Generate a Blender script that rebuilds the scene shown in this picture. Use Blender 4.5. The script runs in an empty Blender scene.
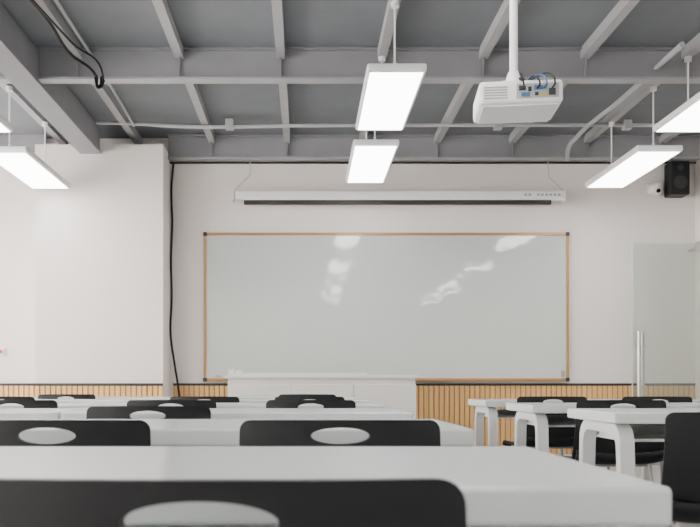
import bpy, bmesh, math, random
from mathutils import Vector, Matrix
random.seed(3)
S = bpy.context.scene
COL = S.collection
EYE = 0.853

# ------------------------------------------------------------ materials
def mat(name, col, rough=0.5, metal=0.0, emis=None, estr=0.0, noise=0.0, nscale=4.0, coat=0.0, bump=0.0, bscale=60, spec=0.5):
    m = bpy.data.materials.new(name); m.use_nodes = True
    nt = m.node_tree; b = nt.nodes['Principled BSDF']
    b.inputs['Base Color'].default_value = (*col, 1)
    b.inputs['Roughness'].default_value = rough
    b.inputs['Metallic'].default_value = metal
    b.inputs['Specular IOR Level'].default_value = spec
    b.inputs['Coat Weight'].default_value = coat
    b.inputs['Coat Roughness'].default_value = 0.05
    if emis:
        b.inputs['Emission Color'].default_value = (*emis, 1)
        b.inputs['Emission Strength'].default_value = estr
    if noise > 0 or bump > 0:
        tc = nt.nodes.new('ShaderNodeTexCoord')
        n = nt.nodes.new('ShaderNodeTexNoise'); n.inputs['Scale'].default_value = nscale
        n.inputs['Detail'].default_value = 5
        nt.links.new(tc.outputs['Object'], n.inputs['Vector'])
        if noise > 0:
            mx = nt.nodes.new('ShaderNodeMix'); mx.data_type = 'RGBA'
            mx.inputs[6].default_value = (*[c*(1-noise) for c in col], 1)
            mx.inputs[7].default_value = (*[min(1, c*(1+noise)) for c in col], 1)
            nt.links.new(n.outputs['Fac'], mx.inputs[0])
            nt.links.new(mx.outputs[2], b.inputs['Base Color'])
        if bump > 0:
            n2 = nt.nodes.new('ShaderNodeTexNoise'); n2.inputs['Scale'].default_value = bscale
            nt.links.new(tc.outputs['Object'], n2.inputs['Vector'])
            bp = nt.nodes.new('ShaderNodeBump'); bp.inputs['Strength'].default_value = bump
            bp.inputs['Distance'].default_value = 0.002
            nt.links.new(n2.outputs['Fac'], bp.inputs['Height'])
            nt.links.new(bp.outputs['Normal'], b.inputs['Normal'])
    return m

M_wall = mat('wall_paint', (0.84, 0.79, 0.765), 0.85, noise=0.025, nscale=1.5, bump=0.15)
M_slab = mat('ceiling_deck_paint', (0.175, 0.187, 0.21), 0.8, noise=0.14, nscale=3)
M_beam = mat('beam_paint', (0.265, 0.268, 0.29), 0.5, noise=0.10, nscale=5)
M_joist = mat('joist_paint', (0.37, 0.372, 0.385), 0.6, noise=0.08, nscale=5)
M_lampbody = mat('lamp_housing_white', (0.88, 0.88, 0.90), 0.4)
M_lampglow = mat('lamp_diffuser', (0.9, 0.9, 0.9), 0.5, emis=(1, 0.985, 0.97), estr=12.5)
M_white = mat('white_plastic', (0.84, 0.84, 0.85), 0.4, bump=0.05)
M_desk = mat('desk_laminate', (0.63, 0.685, 0.685), 0.22, noise=0.015, nscale=8)
M_leg = mat('desk_leg_enamel', (0.74, 0.76, 0.76), 0.35)
M_black = mat('black_plastic', (0.009, 0.010, 0.012), 0.5, bump=0.1, bscale=200, spec=0.3)
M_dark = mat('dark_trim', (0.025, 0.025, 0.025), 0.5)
M_metal = mat('brushed_steel', (0.5, 0.5, 0.49), 0.3, metal=1.0)
M_galv = mat('conduit_paint', (0.45, 0.46, 0.47), 0.45)
M_board = mat('whiteboard_enamel', (0.56, 0.61, 0.59), 0.4, coat=1.0, spec=0.0)  # grey-green base has the dark room's reflection put into its colour
_nt = M_board.node_tree
_b = _nt.nodes['Principled BSDF']; _b.inputs['Coat IOR'].default_value = 1.8; _b.inputs['Coat Roughness'].default_value = 0.06
_tc = _nt.nodes.new('ShaderNodeTexCoord'); _n = _nt.nodes.new('ShaderNodeTexNoise'); _n.inputs['Scale'].default_value = 3.2; _n.inputs['Detail'].default_value = 2
_bp = _nt.nodes.new('ShaderNodeBump'); _bp.inputs['Strength'].default_value = 1.0; _bp.inputs['Distance'].default_value = 0.004
_nt.links.new(_tc.outputs['Object'], _n.inputs['Vector']); _nt.links.new(_n.outputs['Fac'], _bp.inputs['Height']); _nt.links.new(_bp.outputs['Normal'], _b.inputs['Coat Normal'])
M_bframe = mat('whiteboard_frame_bronze', (0.44, 0.24, 0.085), 0.35, metal=0.3)
M_podium = mat('podium_laminate', (0.70, 0.685, 0.66), 0.5)
M_floor = mat('floor_vinyl', (0.42, 0.42, 0.41), 0.4, noise=0.08, nscale=2)
M_frame = mat('window_frame_alu', (0.7, 0.7, 0.7), 0.4)
M_blue = mat('port_blue', (0.05, 0.13, 0.30), 0.4)
M_green = mat('port_green', (0.1, 0.35, 0.22), 0.4)
M_yellow = mat('port_yellow', (0.6, 0.45, 0.08), 0.4)
M_grey = mat('grey_plastic', (0.35, 0.36, 0.37), 0.5)
M_red = mat('red_plastic', (0.6, 0.04, 0.04), 0.4)

def slat_mat():
    m = mat('wood_slats', (0.60, 0.40, 0.21), 0.5)
    nt = m.node_tree; b = nt.nodes['Principled BSDF']
    tc = nt.nodes.new('ShaderNodeTexCoord'); mp = nt.nodes.new('ShaderNodeMapping')
    mp.inputs['Scale'].default_value = (14, 14, 1.2)
    n = nt.nodes.new('ShaderNodeTexNoise'); n.inputs['Scale'].default_value = 2; n.inputs['Detail'].default_value = 6
    r = nt.nodes.new('ShaderNodeValToRGB')
    r.color_ramp.elements[0].color = (0.68, 0.38, 0.14, 1); r.color_ramp.elements[1].color = (0.86, 0.56, 0.24, 1)
    nt.links.new(tc.outputs['Object'], mp.inputs[0]); nt.links.new(mp.outputs[0], n.inputs['Vector'])
    nt.links.new(n.outputs['Fac'], r.inputs[0]); nt.links.new(r.outputs[0], b.inputs['Base Color'])
    return m
M_slat = slat_mat()
M_slatbg = mat('slat_groove', (0.46, 0.25, 0.09), 0.7)

def glass_mat(name, tint, gl):
    m = bpy.data.materials.new(name); m.use_nodes = True; nt = m.node_tree
    nt.nodes.clear()
    o = nt.nodes.new('ShaderNodeOutputMaterial'); mx = nt.nodes.new('ShaderNodeMixShader')
    t = nt.nodes.new('ShaderNodeBsdfTransparent'); g = nt.nodes.new('ShaderNodeBsdfGlossy')
    t.inputs[0].default_value = (*tint, 1); g.inputs['Roughness'].default_value = 0.03
    mx.inputs[0].default_value = gl
    nt.links.new(t.outputs[0], mx.inputs[1]); nt.links.new(g.outputs[0], mx.inputs[2]); nt.links.new(mx.outputs[0], o.inputs[0])
    return m
M_glass = glass_mat('door_glass', (0.86, 0.90, 0.875), 0.12)
M_winglass = glass_mat('window_glass', (0.97, 0.98, 0.98), 0.04)
M_glassedge = mat('glass_edge_green', (0.55, 0.70, 0.65), 0.2)

# ------------------------------------------------------------ helpers
def obj_from_bm(bm, name, m, parent=None, smooth=False):
    me = bpy.data.meshes.new(name); bm.to_mesh(me); bm.free()
    o = bpy.data.objects.new(name, me); COL.objects.link(o)
    if m: me.materials.append(m)
    if smooth:
        for p in me.polygons: p.use_smooth = True
    if parent: o.parent = parent
    return o

def add_box(bm, x0, x1, y0, y1, z0, z1, bev=0.0, seg=2):
    r = bmesh.ops.create_cube(bm, size=1.0)
    vs = r['verts']
    for v in vs:
        v.co = Vector((x0 + (v.co.x+.5)*(x1-x0), y0 + (v.co.y+.5)*(y1-y0), z0 + (v.co.z+.5)*(z1-z0)))
    if bev > 0:
        es = list({e for v in vs for e in v.link_edges})
        bmesh.ops.bevel(bm, geom=es, offset=bev, segments=seg, affect='EDGES', profile=0.5)

def box(name, x0, x1, y0, y1, z0, z1, m, parent=None, bev=0.0, seg=2):
    bm = bmesh.new(); add_box(bm, x0, x1, y0, y1, z0, z1, bev, seg)
    return obj_from_bm(bm, name, m, parent)

def boxes(name, lst, m, parent=None, bev=0.0):
    bm = bmesh.new()
    for b in lst: add_box(bm, *b, bev)
    return obj_from_bm(bm, name, m, parent)

def empty(name, loc=(0, 0, 0), rz=0.0):
    e = bpy.data.objects.new(name, None); COL.objects.link(e)
    e.location = loc; e.rotation_euler = (0, 0, rz); e.empty_display_size = 0.1
    return e

def add_cyl(bm, p0, p1, r, seg=16, r2=None):
    p0 = Vector(p0); p1 = Vector(p1); d = p1-p0
    q = d.to_track_quat('Z', 'Y').to_matrix().to_4x4()
    bmesh.ops.create_cone(bm, cap_ends=True, segments=seg, radius1=r, radius2=r if r2 is None else r2, depth=d.length,
                          matrix=Matrix.Translation((p0+p1)/2) @ q)

def cyl(name, p0, p1, r, m, parent=None, seg=16, r2=None):
    bm = bmesh.new(); add_cyl(bm, p0, p1, r, seg, r2)
    return obj_from_bm(bm, name, m, parent, smooth=False)

def tube(name, pts, r, m, parent=None, bez=True, res=8):
    cu = bpy.data.curves.new(name, 'CURVE'); cu.dimensions = '3D'; cu.bevel_depth = r; cu.bevel_resolution = 3; cu.use_fill_caps = True
    if bez:
        sp = cu.splines.new('BEZIER'); sp.bezier_points.add(len(pts)-1)
        for bp, p in zip(sp.bezier_points, pts):
            bp.co = p; bp.handle_left_type = bp.handle_right_type = 'AUTO'
        sp.resolution_u = res
    else:
        sp = cu.splines.new('POLY'); sp.points.add(len(pts)-1)
        for pp, p in zip(sp.points, pts): pp.co = (*p, 1)
    cu.materials.append(m)
    o = bpy.data.objects.new(name, cu); COL.objects.link(o)
    if parent: o.parent = parent
    return o

# ------------------------------------------------------------ room shell
XL, XR, YB, YF, ZC = -5.0, 4.29, -5.0, 8.80, 3.553
ZB = 3.293
box('floor', XL-.2, XR+.2, YB-.2, YF+.2, -0.1, 0, M_floor)
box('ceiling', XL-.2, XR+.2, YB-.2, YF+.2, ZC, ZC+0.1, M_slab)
box('wall_front', XL-.2, XR+.2, YF, YF+.2, 0, ZC, M_wall)
box('wall_back', XL-.2, XR+.2, YB-.2, YB, 0, ZC, M_wall)
box('wall_right', XR, XR+.2, YB, YF, 0, ZC, M_wall)
# left wall with window openings
wins = [(-4.4, -2.0), (-1.6, .8), (1.2, 3.6), (3.9, 6.2), (6.4, 8.6)]  # last opening is unseen, added to brighten the column and left recess
lst = [(XL-.2, XL, YB, YF, 0, 0.9), (XL-.2, XL, YB, YF, 2.95, ZC)]
ys = [YB] + [v for w in wins for v in w] + [YF]
for i in range(0, len(ys), 2): lst.append((XL-.2, XL, ys[i], ys[i+1], 0.9, 2.95))
boxes('wall_left', lst, M_wall)
for i, (a, b) in enumerate(wins):
    e = empty('window_%d' % (i+1), (XL-.1, (a+b)/2, 1.925))
    h = (b-a)/2; k = 1.025; t = .05
    boxes('frame', [(-.04, .04, -h, -h+t, -k, k), (-.04, .04, h-t, h, -k, k), (-.04, .04, -t/2, t/2, -k, k),
                    (-.04, .04, -h, h, -k, -k+t), (-.04, .04, -h, h, k-t, k), (-.03, .03, -h, h, .35, .39)], M_frame, e)
    box('pane', -.004, .004, -h+t, h-t, -k+t, k-t, M_winglass, e)
# column
CX0, CX1, CY = -2.825, -1.485, 8.37
box('wall_column', CX0, CX1, CY, YF, 0, 3.36, M_wall)

# ------------------------------------------------------------ steel ceiling structure
def ibeam_x(name, y, x0, x1):
    e = empty(name, (0, 0, 0))
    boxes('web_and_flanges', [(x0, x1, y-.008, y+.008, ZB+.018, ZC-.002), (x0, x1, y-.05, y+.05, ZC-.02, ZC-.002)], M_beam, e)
    boxes('lower_flange', [(x0, x1, y-.05, y+.05, ZB, ZB+.018)], M_joist, e)  # lighter paint than the web imitates light caught on the flange
    ribs = []
    for xx in JX:
        if x0 < xx < x1: ribs.append((xx-.006, xx+.006, y-.045, y+.045, ZB+.018, ZC-.02))
    boxes('stiffeners', ribs, M_beam, e)
    return e
JX = [0.62+0.815*k for k in range(-6, 5)]
LB0, LB1 = -2.35, -2.13
for y in (6.45, 4.20, 1.95, -0.30, -2.55):
    ibeam_x('ceiling_beam', y, XL, XR)
ibeam_x('ceiling_beam', 8.70, CX1, XR); ibeam_x('ceiling_beam', 8.70, XL, CX0)
# wide longitudinal girder
e = empty('ceiling_girder')
boxes('girder_body', [(LB0, LB1, YB, CY-.005, ZB-.035, ZB-.008), (LB0+.04, LB1-.015, YB, CY-.005, ZB-.008, ZC-.01)], M_beam, e, bev=.004)
# joists (C-sections)
jl = []
for x in JX:
    if LB0-.05 < x < LB1+.05: continue
    jl.append((x-.035, x+.035, YB, YF, ZC-.085, ZC-.077))
    jl.append((x-.035, x-.025, YB, YF, ZC-.077, ZC))
    jl.append((x+.025, x+.035, YB, YF, ZC-.077, ZC))
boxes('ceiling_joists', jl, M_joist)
# dark deck edge strip on wall top
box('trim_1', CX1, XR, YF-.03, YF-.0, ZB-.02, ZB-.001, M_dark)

# conduits
e = empty('ceiling_conduit')
yc = 8.05; zc = EYE+2.62
tube('pipe', [(-2.1, yc, zc+.01), (-1.7, yc, zc), (-1.2, yc, zc-.03), (0, yc, zc-.02), (1.5, yc, zc-.015), (3, yc, zc-.015), (4.28, yc, zc-.02)], .018, M_galv, e)
boxes('junction_boxes', [(-.80, -.72, yc-.04, yc+.04, zc-.06, zc+.04), (1.9, 1.98, yc-.04, yc+.04, zc-.06, zc+.04), (3.2, 3.28, yc-.04, yc+.04, zc-.06, zc+.03)], M_galv, e, bev=.006)
e = empty('ceiling_conduit')
tube('pipe', [(2.83, 6.0, 3.40), (2.83, 7.2, 3.40), (2.83, 8.35, 3.42), (2.82, 8.58, 3.36), (2.82, 8.60, 3.25)], .022, M_galv, e)
tube('branch', [(-1.72, 8.05, zc-.02), (-1.72, 7.0, zc+.02), (-1.72, 5.2, zc+.03)], .012, M_galv, e)

# ------------------------------------------------------------ pendant lights
def pendant(x, yn, yf, zb, w=.40):
    e = empty('pendant_light', (x, (yn+yf)/2, zb)); L = (yf-yn)/2; h = w/2
    bm = bmesh.new()
    add_box(bm, -h, h, -L, L, .0, .055, .016, 3)
    obj_from_bm(bm, 'housing', M_lampbody, e)
    bm = bmesh.new()
    add_box(bm, -h+.022, h-.022, -L+.03, L-.03, -.004, .004)
    obj_from_bm(bm, 'diffuser', M_lampglow, e)
    top = ZC-.085-zb
    for i, yy in enumerate((-L+.14, L-.2)):
        bm = bmesh.new()
        add_cyl(bm, (0, yy, .05), (0, yy, top), .007, 12)
        add_cyl(bm, (0, yy, .05), (0, yy, .11), .012, 12)
        add_cyl(bm, (0, yy, top-.035), (0, yy, top), .028, 20, )
        obj_from_bm(bm, 'rod_%d' % (i+1), M_lampbody, e)
for X, dz in ((.615, 0), (3.065, -.05), (-2.60, -.06)):
    pendant(X, 6.90, 8.20, EYE+2.06+dz)
    pendant(X, 5.34, 6.60, EYE+2.09+(dz*.3))
    for yc_ in (3.05, .5, -2.1):
        pendant(X, yc_-.62, yc_+.62, EYE+2.09)

# ------------------------------------------------------------ whiteboard
bx0, bx1, bz0, bz1 = -1.11, 2.89, .886, 2.51
FW = .03
e = empty('whiteboard')
box('panel', bx0+.02, bx1-.02, YF-.035, YF-.002, bz0+.02, bz1-.02, M_board, e)
boxes('frame', [(bx0, bx1, YF-.045, YF-.002, bz1-FW, bz1), (bx0, bx1, YF-.045, YF-.002, bz0, bz0+FW),
                (bx0, bx0+FW, YF-.045, YF-.002, bz0+FW, bz1-FW), (bx1-FW, bx1, YF-.045, YF-.002, bz0+FW, bz1-FW)], M_bframe, e, bev=.004)
boxes('corner_caps', [(x-.022, x+.022, YF-.05, YF-.03, z-.022, z+.022) for x in (bx0+.015, bx1-.015) for z in (bz0+.015, bz1-.015)], M_dark, e, bev=.006)
box('pen_tray', bx0+.1, bx1-.1, YF-.09, YF-.045, bz0, bz0+.012, M_bframe, e, bev=.003)
boxes('label_stickers', [(bx0+.27, bx0+.33, YF-.038, YF-.035, bz0+.07, bz0+.13), (bx0+.35, bx0+.42, YF-.038, YF-.035, bz0+.07, bz0+.12)], M_white, e)
boxes('magnets', [(-.98, -.92, YF-.05, YF-.035, .93, .95), (2.80, 2.84, YF-.06, YF-.045, .93, 1.0)], M_grey, e, bev=.004)

# ------------------------------------------------------------ projection screen housing
e = empty('projection_screen')
sy = 8.66
bm = bmesh.new(); add_box(bm, -.76, 2.79, sy-.05, sy+.05, EYE+1.985, EYE+2.09, .022, 4)
obj_from_bm(bm, 'casing', M_lampbody, e)
boxes('end_caps', [(-.785, -.76, sy-.055, sy+.055, EYE+1.975, EYE+2.095), (2.79, 2.815, sy-.055, sy+.055, EYE+1.975, EYE+2.095)], M_white, e, bev=.006)
box('slot', -.66, 2.66, sy-.028, sy+.02, EYE+1.942, EYE+1.988, M_dark, e, bev=.004)
boxes('label', [(2.36+i*.045, 2.36+i*.045+.03, sy-.053, sy-.0495, EYE+2.025, EYE+2.05) for i in range(9) if i != 2], M_grey, e)
boxes('wall_brackets', [(x, x+.04, sy+.04, YF, EYE+2.02, EYE+2.08) for x in (-.6, 1.0, 2.6)], M_white, e)
tube('wire_left', [(-.77, sy, EYE+2.09), (-.60, sy+.06, EYE+2.28), (-.60, sy+.1, ZB)], .004, M_galv, e, bez=False)
tube('wire_right', [(2.80, sy, EYE+2.09), (2.66, sy+.06, EYE+2.26), (2.66, sy+.1, ZB)], .004, M_galv, e, bez=False)

# ------------------------------------------------------------ wainscot
def wains(name, x0, x1, y, zt=.835):
    e = empty(name)
    box('backing', x0, x1, y-.012, y-.001, .08, zt, M_slatbg, e)
    l = []; x = x0+.01
    while x < x1-.03:
        l.append((x, min(x+.043, x1), y-.026, y-.012, .08, zt)); x += .056
    boxes('slats', l, M_slat, e, bev=.004)
    box('cap', x0, x1, y-.032, y-.001, zt, zt+.026, M_dark, e)
    box('base', x0, x1, y-.030, y-.001, 0, .08, M_podium, e)
wains('trim_2', CX1+.04, XR-.01, YF)
wains('trim_3', CX0, CX1, CY)
wains('trim_4', XL+.01, CX0-.0, YF)

# ------------------------------------------------------------ teacher podium
e = empty('teacher_podium', (.16, 8.0, 0))
W = .925
box('top', -W, W, -.30, .30, .905, .94, M_podium, e, bev=.008)
boxes('carcass', [(-W+.02, W-.02, -.27, -.25, .06, .905), (-W+.02, -W+.05, -.25, .28, .0, .905), (W-.05, W-.02, -.25, .28, .0, .905),
                  (-W+.05, W-.05, -.2, .25, .45, .47)], M_podium, e)
boxes('front_panels', [(-W+.03+i*.605, -W+.03+i*.605+.597, -.285, -.27, .10, .85) for i in range(3)], M_podium, e, bev=.004)
box('plinth', -W+.04, W-.04, -.24, .24, 0, .06, M_grey, e)
box('raised_lid', -.90, .45, -.1, .26, .94, .962, M_podium, e, bev=.006)

# ------------------------------------------------------------ glass door leaf
e = empty('door_1', (3.83, 8.42, 0))
box('glass_leaf', -.38, .38, -.006, .006, .01, 2.33, M_glass, e)
boxes('glass_edges', [(-.388, -.38, -.006, .006, .01, 2.33), (-.388, .386, -.006, .006, 2.33, 2.338)], M_glassedge, e)
box('bottom_patch', -.38, .38, -.02, .02, .0, .09, M_metal, e, bev=.004)
box('hinge_patch', .28, .40, -.025, .025, 2.25, 2.35, M_metal, e, bev=.004)
for i, yy in enumerate((-.06, .06)):
    bm = bmesh.new()
    xx = -.34 + (.09 if i else 0)
    add_cyl(bm, (xx, yy, .68), (xx, yy, 1.40), .019, 16)
    for zz in (.83, 1.25): add_cyl(bm, (xx, yy, zz), (xx, 0, zz), .01, 12)
    obj_from_bm(bm, 'pull_handle_%d' % (i+1), M_metal, e)
box('pivot_post', .385, .42, -.02, .02, 0, 2.37, M_frame, e, bev=.004)
boxes('wall_ties', [(.385, .42, .02, .378, z, z+.03) for z in (.3, 2.3)], M_metal, e)

# ------------------------------------------------------------ speaker, security camera
e = empty('wall_speaker', (4.03, 8.66, EYE+2.215))
box('cabinet', -.10, .10, -.08, .10, -.18, .18, M_black, e, bev=.012, seg=3)
bm = bmesh.new(); add_cyl(bm, (0, -.084, -.05), (0, -.078, -.05), .072, 32); add_cyl(bm, (0, -.084, .11), (0, -.078, .11), .032, 24)
obj_from_bm(bm, 'drivers', M_dark, e)
boxes('bracket', [(-.02, .02, .09, .14, -.04, .04)], M_dark, e)
e = empty('security_camera', (3.82, 8.70, EYE+2.10))
bm = bmesh.new()
add_box(bm, -.07, .07, .04, .10, -.03, .09, .01)
add_cyl(bm, (0, .0, .03), (0, .0, .07), .065, 28)
bmesh.ops.create_uvsphere(bm, u_segments=28, v_segments=16, radius=.055, matrix=Matrix.Translation((0, 0, 0)))
obj_from_bm(bm, 'dome_housing', M_lampbody, e, smooth=False)
bm = bmesh.new(); add_cyl(bm, (0, -.06, -.01), (0, -.045, -.01), .022, 20)
obj_from_bm(bm, 'lens', M_black, e)

# ------------------------------------------------------------ fire call point
e = empty('fire_alarm_button', (-3.34, YF-.02, 1.21))
box('plate', -.04, .04, -.005, .02, -.04, .04, M_white, e, bev=.004)
cyl('button', (0, -.02, 0), (0, -.005, 0), .022, M_red, e)

# ------------------------------------------------------------ cables
tube('power_cable', [(-1.44, 8.76, 3.28), (-1.465, 8.77, 3.0), (-1.455, 8.76, 2.6), (-1.47, 8.77, 2.2), (-1.46, 8.76, 1.8), (-1.47, 8.75, 1.4), (-1.42, 8.73, 1.05), (-1.38, 8.72, .8), (-1.35, 8.72, .5), (-1.37, 8.73, .05)], .012, M_black)
e = empty('hanging_cable')
tube('cable_run', [(-1.93, 4.9, 3.50), (-1.85, 5.1, 3.42), (-1.80, 5.6, 3.40), (-1.78, 6.1, 3.36), (-1.66, 6.36, 3.30), (-1.64, 6.36, 3.22), (-1.62, 6.38, 3.30), (-1.62, 6.44, 3.29)], .012, M_black, e)
tube('cable_loop', [(-1.93, 4.9, 3.49), (-1.80, 5.2, 3.38), (-1.72, 5.9, 3.37), (-1.60, 6.34, 3.29), (-1.63, 6.34, 3.20), (-1.67, 6.36, 3.29)], .008, M_black, e)

# ------------------------------------------------------------ projector
e = empty('ceiling_projector', (.985, 3.73, EYE+1.262), math.radians(-6))
bm = bmesh.new(); add_box(bm, -.185, .185, -.14, .14, 0, .105, .018, 3)
obj_from_bm(bm, 'body', M_white, e)
boxes('bottom_plate', [(-.165, .165, -.12, .12, -.006, .002)], M_lampbody, e)
boxes('port_panel', [(-.02, .165, -.1425, -.139, .02, .085)], M_grey, e)
boxes('ports_black', [(-.01, .02, -.146, -.142, .055, .075), (.03, .045, -.146, -.142, .05, .07), (.12, .15, -.146, -.142, .03, .06), (.06, .075, -.146, -.142, .03, .045)], M_dark, e)
boxes('ports_blue', [(.055, .095, -.148, -.142, .056, .074), (.0, .035, -.148, -.142, .028, .044)], M_blue, e)
boxes('ports_green', [(.10, .112, -.148, -.142, .056, .07)], M_green, e)
boxes('ports_yellow', [(.085, .095, -.148, -.142, .03, .042), (.10, .11, -.148, -.142, .03, .042)], M_yellow, e)
boxes('vents', [(-.165, -.06, -.1425, -.139, .022+i*.012, .028+i*.012) for i in range(5)], M_grey, e)
cyl('lens', (-.08, .13, .05), (-.08, .165, .05), .035, M_black, e, 28)
boxes('bracket', [(-.075, -.055, -.08, .08, .105, .125), (.03, .05, -.08, .08, .105, .125), (-.075, .05, -.02, .02, .125, .135)], M_white, e, bev=.002)
bm = bmesh.new(); add_cyl(bm, (-.012, 0, .13), (-.012, 0, .19), .045, 24, .025); add_cyl(bm, (-.012, 0, .16), (-.012, 0, ZC-EYE-1.262), .019, 20)
add_cyl(bm, (-.012, 0, ZC-EYE-1.262-.02), (-.012, 0, ZC-EYE-1.262), .07, 24)
obj_from_bm(bm, 'ceiling_pole', M_white, e)
for i, (a, m_) in enumerate(((.0, M_black), (.07, M_black), (.10, M_blue), (.135, M_dark))):
    tube('cable_%d' % (i+1), [(a, -.146, .062), (a+.005, -.18, .072), (a-.01, -.16, .10+.006*i), (.03, -.04, .14), (.008, -.01, .19)], .004, m_, e)

# ------------------------------------------------------------ desks
TOP = .74; TH = .045; DP = .575
def strip_leg(bm, x, w, y0, y1, z0, z1, rad, th):
    outer = []; inner = []
    def arc(cy, cz, r, a0, a1, n=8):
        return [(cy+r*math.cos(a0+(a1-a0)*i/n), cz+r*math.sin(a0+(a1-a0)*i/n)) for i in range(n+1)]
    outer = [(y0-.03, z0)] + arc(y0+rad, z1-rad, rad, math.pi, math.pi/2) + arc(y1-rad, z1-rad, rad, math.pi/2, 0) + [(y1+.03, z0)]
    r2 = rad-th*.6
    inner = [(y0-.03+th*.8, z0)] + arc(y0+th+r2, z1-th-r2, r2, math.pi, math.pi/2) + arc(y1-th-r2, z1-th-r2, r2, math.pi/2, 0) + [(y1+.03-th*.8, z0)]
    n = len(outer); V = []
    for xs in (x-w/2, x+w/2):
        V.append(([bm.verts.new((xs, a, b)) for a, b in outer], [bm.verts.new((xs, a, b)) for a, b in inner]))
    (o0, i0), (o1, i1) = V
    for i in range(n-1):
        bm.faces.new((o0[i], o0[i+1], o1[i+1], o1[i])); bm.faces.new((i0[i], i1[i], i1[i+1], i0[i+1]))
        bm.faces.new((o0[i], i0[i], i0[i+1], o0[i+1])); bm.faces.new((o1[i], o1[i+1], i1[i+1], i1[i]))
    for k in (0, n-1): bm.faces.new((o0[k], o1[k], i1[k], i0[k]))

def mk_desk_meshes(L=1.39):
    d = {}
    bm = bmesh.new(); add_box(bm, -L/2, L/2, 0, DP, TOP-TH, TOP, .007, 3); me = bpy.data.meshes.new('desk_top'); bm.to_mesh(me); bm.free(); me.materials.append(M_desk); d['top'] = me
    for nm, x in (('leg_frame_1', -L/2+.07), ('leg_frame_2', L/2-.07)):
        bm = bmesh.new(); strip_leg(bm, x, .058, .05, DP-.05, 0.012, TOP-TH, .09, .045)
        add_box(bm, x-.04, x+.04, .0, .09, 0, .014, .003); add_box(bm, x-.04, x+.04, DP-.09, DP, 0, .014, .003)
        bmesh.ops.recalc_face_normals(bm, faces=bm.faces)
        me = bpy.data.meshes.new(nm); bm.to_mesh(me); bm.free(); me.materials.append(M_leg); d[nm] = me
    bm = bmesh.new(); add_box(bm, -L/2+.10, L/2-.10, .14, DP-.08, .615, .627); add_box(bm, -L/2+.10, L/2-.10, DP-.095, DP-.08, .627, .665)
    for xx in (-L/2+.10, -.01, L/2-.12): add_box(bm, xx, xx+.02, .20, .44, .627, TOP-TH)
    me = bpy.data.meshes.new('book_shelf'); bm.to_mesh(me); bm.free(); me.materials.append(M_leg); d['under_shelf'] = me
    return d
DM = mk_desk_meshes()
def desk(xc, y):
    e = empty('student_desk', (xc, y, 0))
    for k, me in DM.items():
        o = bpy.data.objects.new(k, me); COL.objects.link(o); o.parent = e
U = .88
rows = [U*(1+1.29*i) for i in range(6)]
for i, y in enumerate(rows):
    s = (-.004 if i == 0 else .016)
    for xc in (-.285-1.40, -.285): desk(xc+s, y)
for y in rows[2:5]:
    for xc in (1.22+.695, 1.22+.695+1.40): desk(xc, y)

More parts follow.
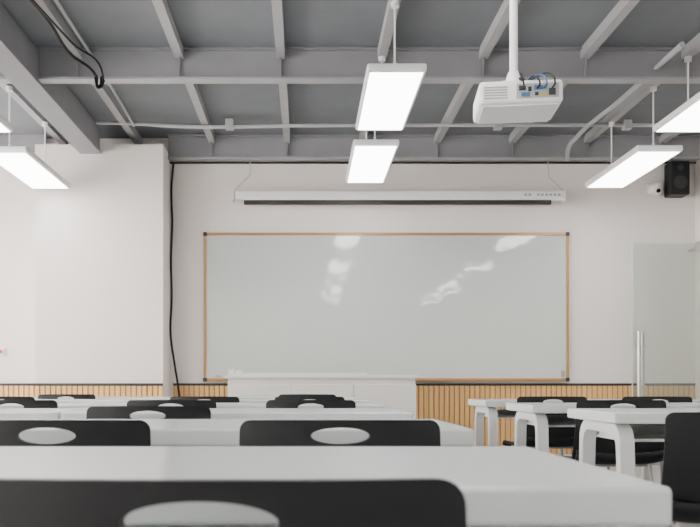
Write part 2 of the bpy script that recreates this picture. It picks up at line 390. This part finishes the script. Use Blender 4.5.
# ------------------------------------------------------------ chairs
def mk_chair_meshes():
    d = {}
    W, Z0, Z1 = .23, .455, .770
    hz = Z1-.036; ha, hb = .067, .0185
    pts = []; r = .024; n = 8
    zc0, zc1 = Z0+r, Z1-r
    def corner(cx, cz, a0):
        return [(cx+r*math.cos(a0+math.pi/2*i/n), cz+r*math.sin(a0+math.pi/2*i/n)) for i in range(n+1)]
    key = corner(W-r, zc1, 0)+corner(-W+r, zc1, math.pi/2)+corner(-W+r, zc0, math.pi)+corner(W-r, zc0, 1.5*math.pi)
    key.append(key[0])
    for a, b in zip(key, key[1:]):
        L = math.hypot(b[0]-a[0], b[1]-a[1]); k = max(1, int(L/.012))
        for i in range(k): pts.append((a[0]+(b[0]-a[0])*i/k, a[1]+(b[1]-a[1])*i/k))
    rings = []
    R = 12
    bm = bmesh.new()
    def place(x, z):
        t = (Z1-z)/(Z1-Z0)
        xw = x*(1+.03*t)
        y = .055*(x/W)**2*.6 + t*.055 - (.02*math.sin(math.pi*t))
        return (xw, y, z + .002*(1-t)*(1-(x/W)**2))
    for k in range(R+1):
        s = k/R
        ring = []
        for (x, z) in pts:
            a = math.atan2((z-hz)/hb, x/ha)
            ix, iz = ha*math.cos(a), hz+hb*math.sin(a)
            ring.append(bm.verts.new(place(ix+(x-ix)*s, iz+(z-iz)*s)))
        rings.append(ring)
    N = len(pts)
    for k in range(R):
        for i in range(N):
            j = (i+1) % N
            bm.faces.new((rings[k][i], rings[k][j], rings[k+1][j], rings[k+1][i]))
    bmesh.ops.recalc_face_normals(bm, faces=bm.faces)
    bmesh.ops.solidify(bm, geom=bm.faces[:], thickness=.014)
    me = bpy.data.meshes.new('backrest'); bm.to_mesh(me); bm.free(); me.materials.append(M_black)
    d['backrest'] = me
    bm = bmesh.new(); prof = [(.05, .50), (.052, .475), (.065, .455), (.09, .447), (.16, .440), (.28, .440), (.38, .447), (.43, .445), (.455, .430), (.462, .412)]
    cols = 17; g = []
    for (y, z) in prof:
        row = []
        for i in range(cols):
            u = -1+2*i/(cols-1); row.append(bm.verts.new((.225*u, y-.02*(u*u)*(1 if y > .4 else 0), z+.014*u**4)))
        g.append(row)
    for a in range(len(g)-1):
        for i in range(cols-1): bm.faces.new((g[a][i], g[a][i+1], g[a+1][i+1], g[a+1][i]))
    bmesh.ops.recalc_face_normals(bm, faces=bm.faces); bmesh.ops.solidify(bm, geom=bm.faces[:], thickness=.012)
    me = bpy.data.meshes.new('seat'); bm.to_mesh(me); bm.free(); me.materials.append(M_black)
    for p in me.polygons: p.use_smooth = True
    d['seat'] = me
    bm = bmesh.new()
    for sx in (-1, 1):
        add_cyl(bm, (sx*.17, .10, .435), (sx*.21, .03, 0), .011, 14)
        add_cyl(bm, (sx*.17, .36, .435), (sx*.21, .42, 0), .011, 14)
        add_cyl(bm, (sx*.17, .09, .433), (sx*.17, .37, .433), .010, 12)
    add_cyl(bm, (-.17, .12, .430), (.17, .12, .430), .009, 12); add_cyl(bm, (-.17, .34, .430), (.17, .34, .430), .009, 12)
    me = bpy.data.meshes.new('legs'); bm.to_mesh(me); bm.free(); me.materials.append(M_metal); d['legs'] = me
    return d
CM = mk_chair_meshes()
def chair(x, y, rz=0.0):
    e = empty('classroom_chair', (x, y, 0), math.radians(rz))
    for k, me in CM.items():
        o = bpy.data.objects.new(k, me); COL.objects.link(o); o.parent = e
dy = -.24*U
R = rows
chair(-.089, R[0]+dy)
chair(.08, R[1]+dy); chair(-.585, R[1]+dy)
chair(-.58, R[2]+dy, 1)
chair(.03, R[3]+dy); chair(-.685, R[3]+dy); chair(-1.50, R[3]+dy)
chair(-.66, R[4]+dy, -2); chair(.03, R[4]+dy); chair(-2.0, R[4]+dy)
chair(-1.9, R[5]+dy); chair(.02, R[5]+dy, 2)
# right block
chair(1.285, 2.30, -3)
chair(2.10, R[2]+dy)
for i in (3, 4):
    for x in (1.62, 2.30, 3.0, 3.63):
        chair(x, R[i]+dy+random.uniform(-.02, .02))

# ------------------------------------------------------------ world + camera
w = bpy.data.worlds.new('World'); S.world = w; w.use_nodes = True
bg = w.node_tree.nodes['Background']; bg.inputs[0].default_value = (1.0, 0.925, 0.865, 1); bg.inputs[1].default_value = 18.0

cam = bpy.data.cameras.new('camera'); co = bpy.data.objects.new('camera', cam); COL.objects.link(co)
co.location = (0, 0, EYE); co.rotation_euler = (math.radians(90), 0, 0)
cam.sensor_width = 36; cam.lens = 800/700*36
cam.shift_x = 45/700; cam.shift_y = (384-263.5)/700
cam.clip_start = .02
cam.dof.use_dof = True; cam.dof.focus_distance = 7.5; cam.dof.aperture_fstop = 9
S.camera = co
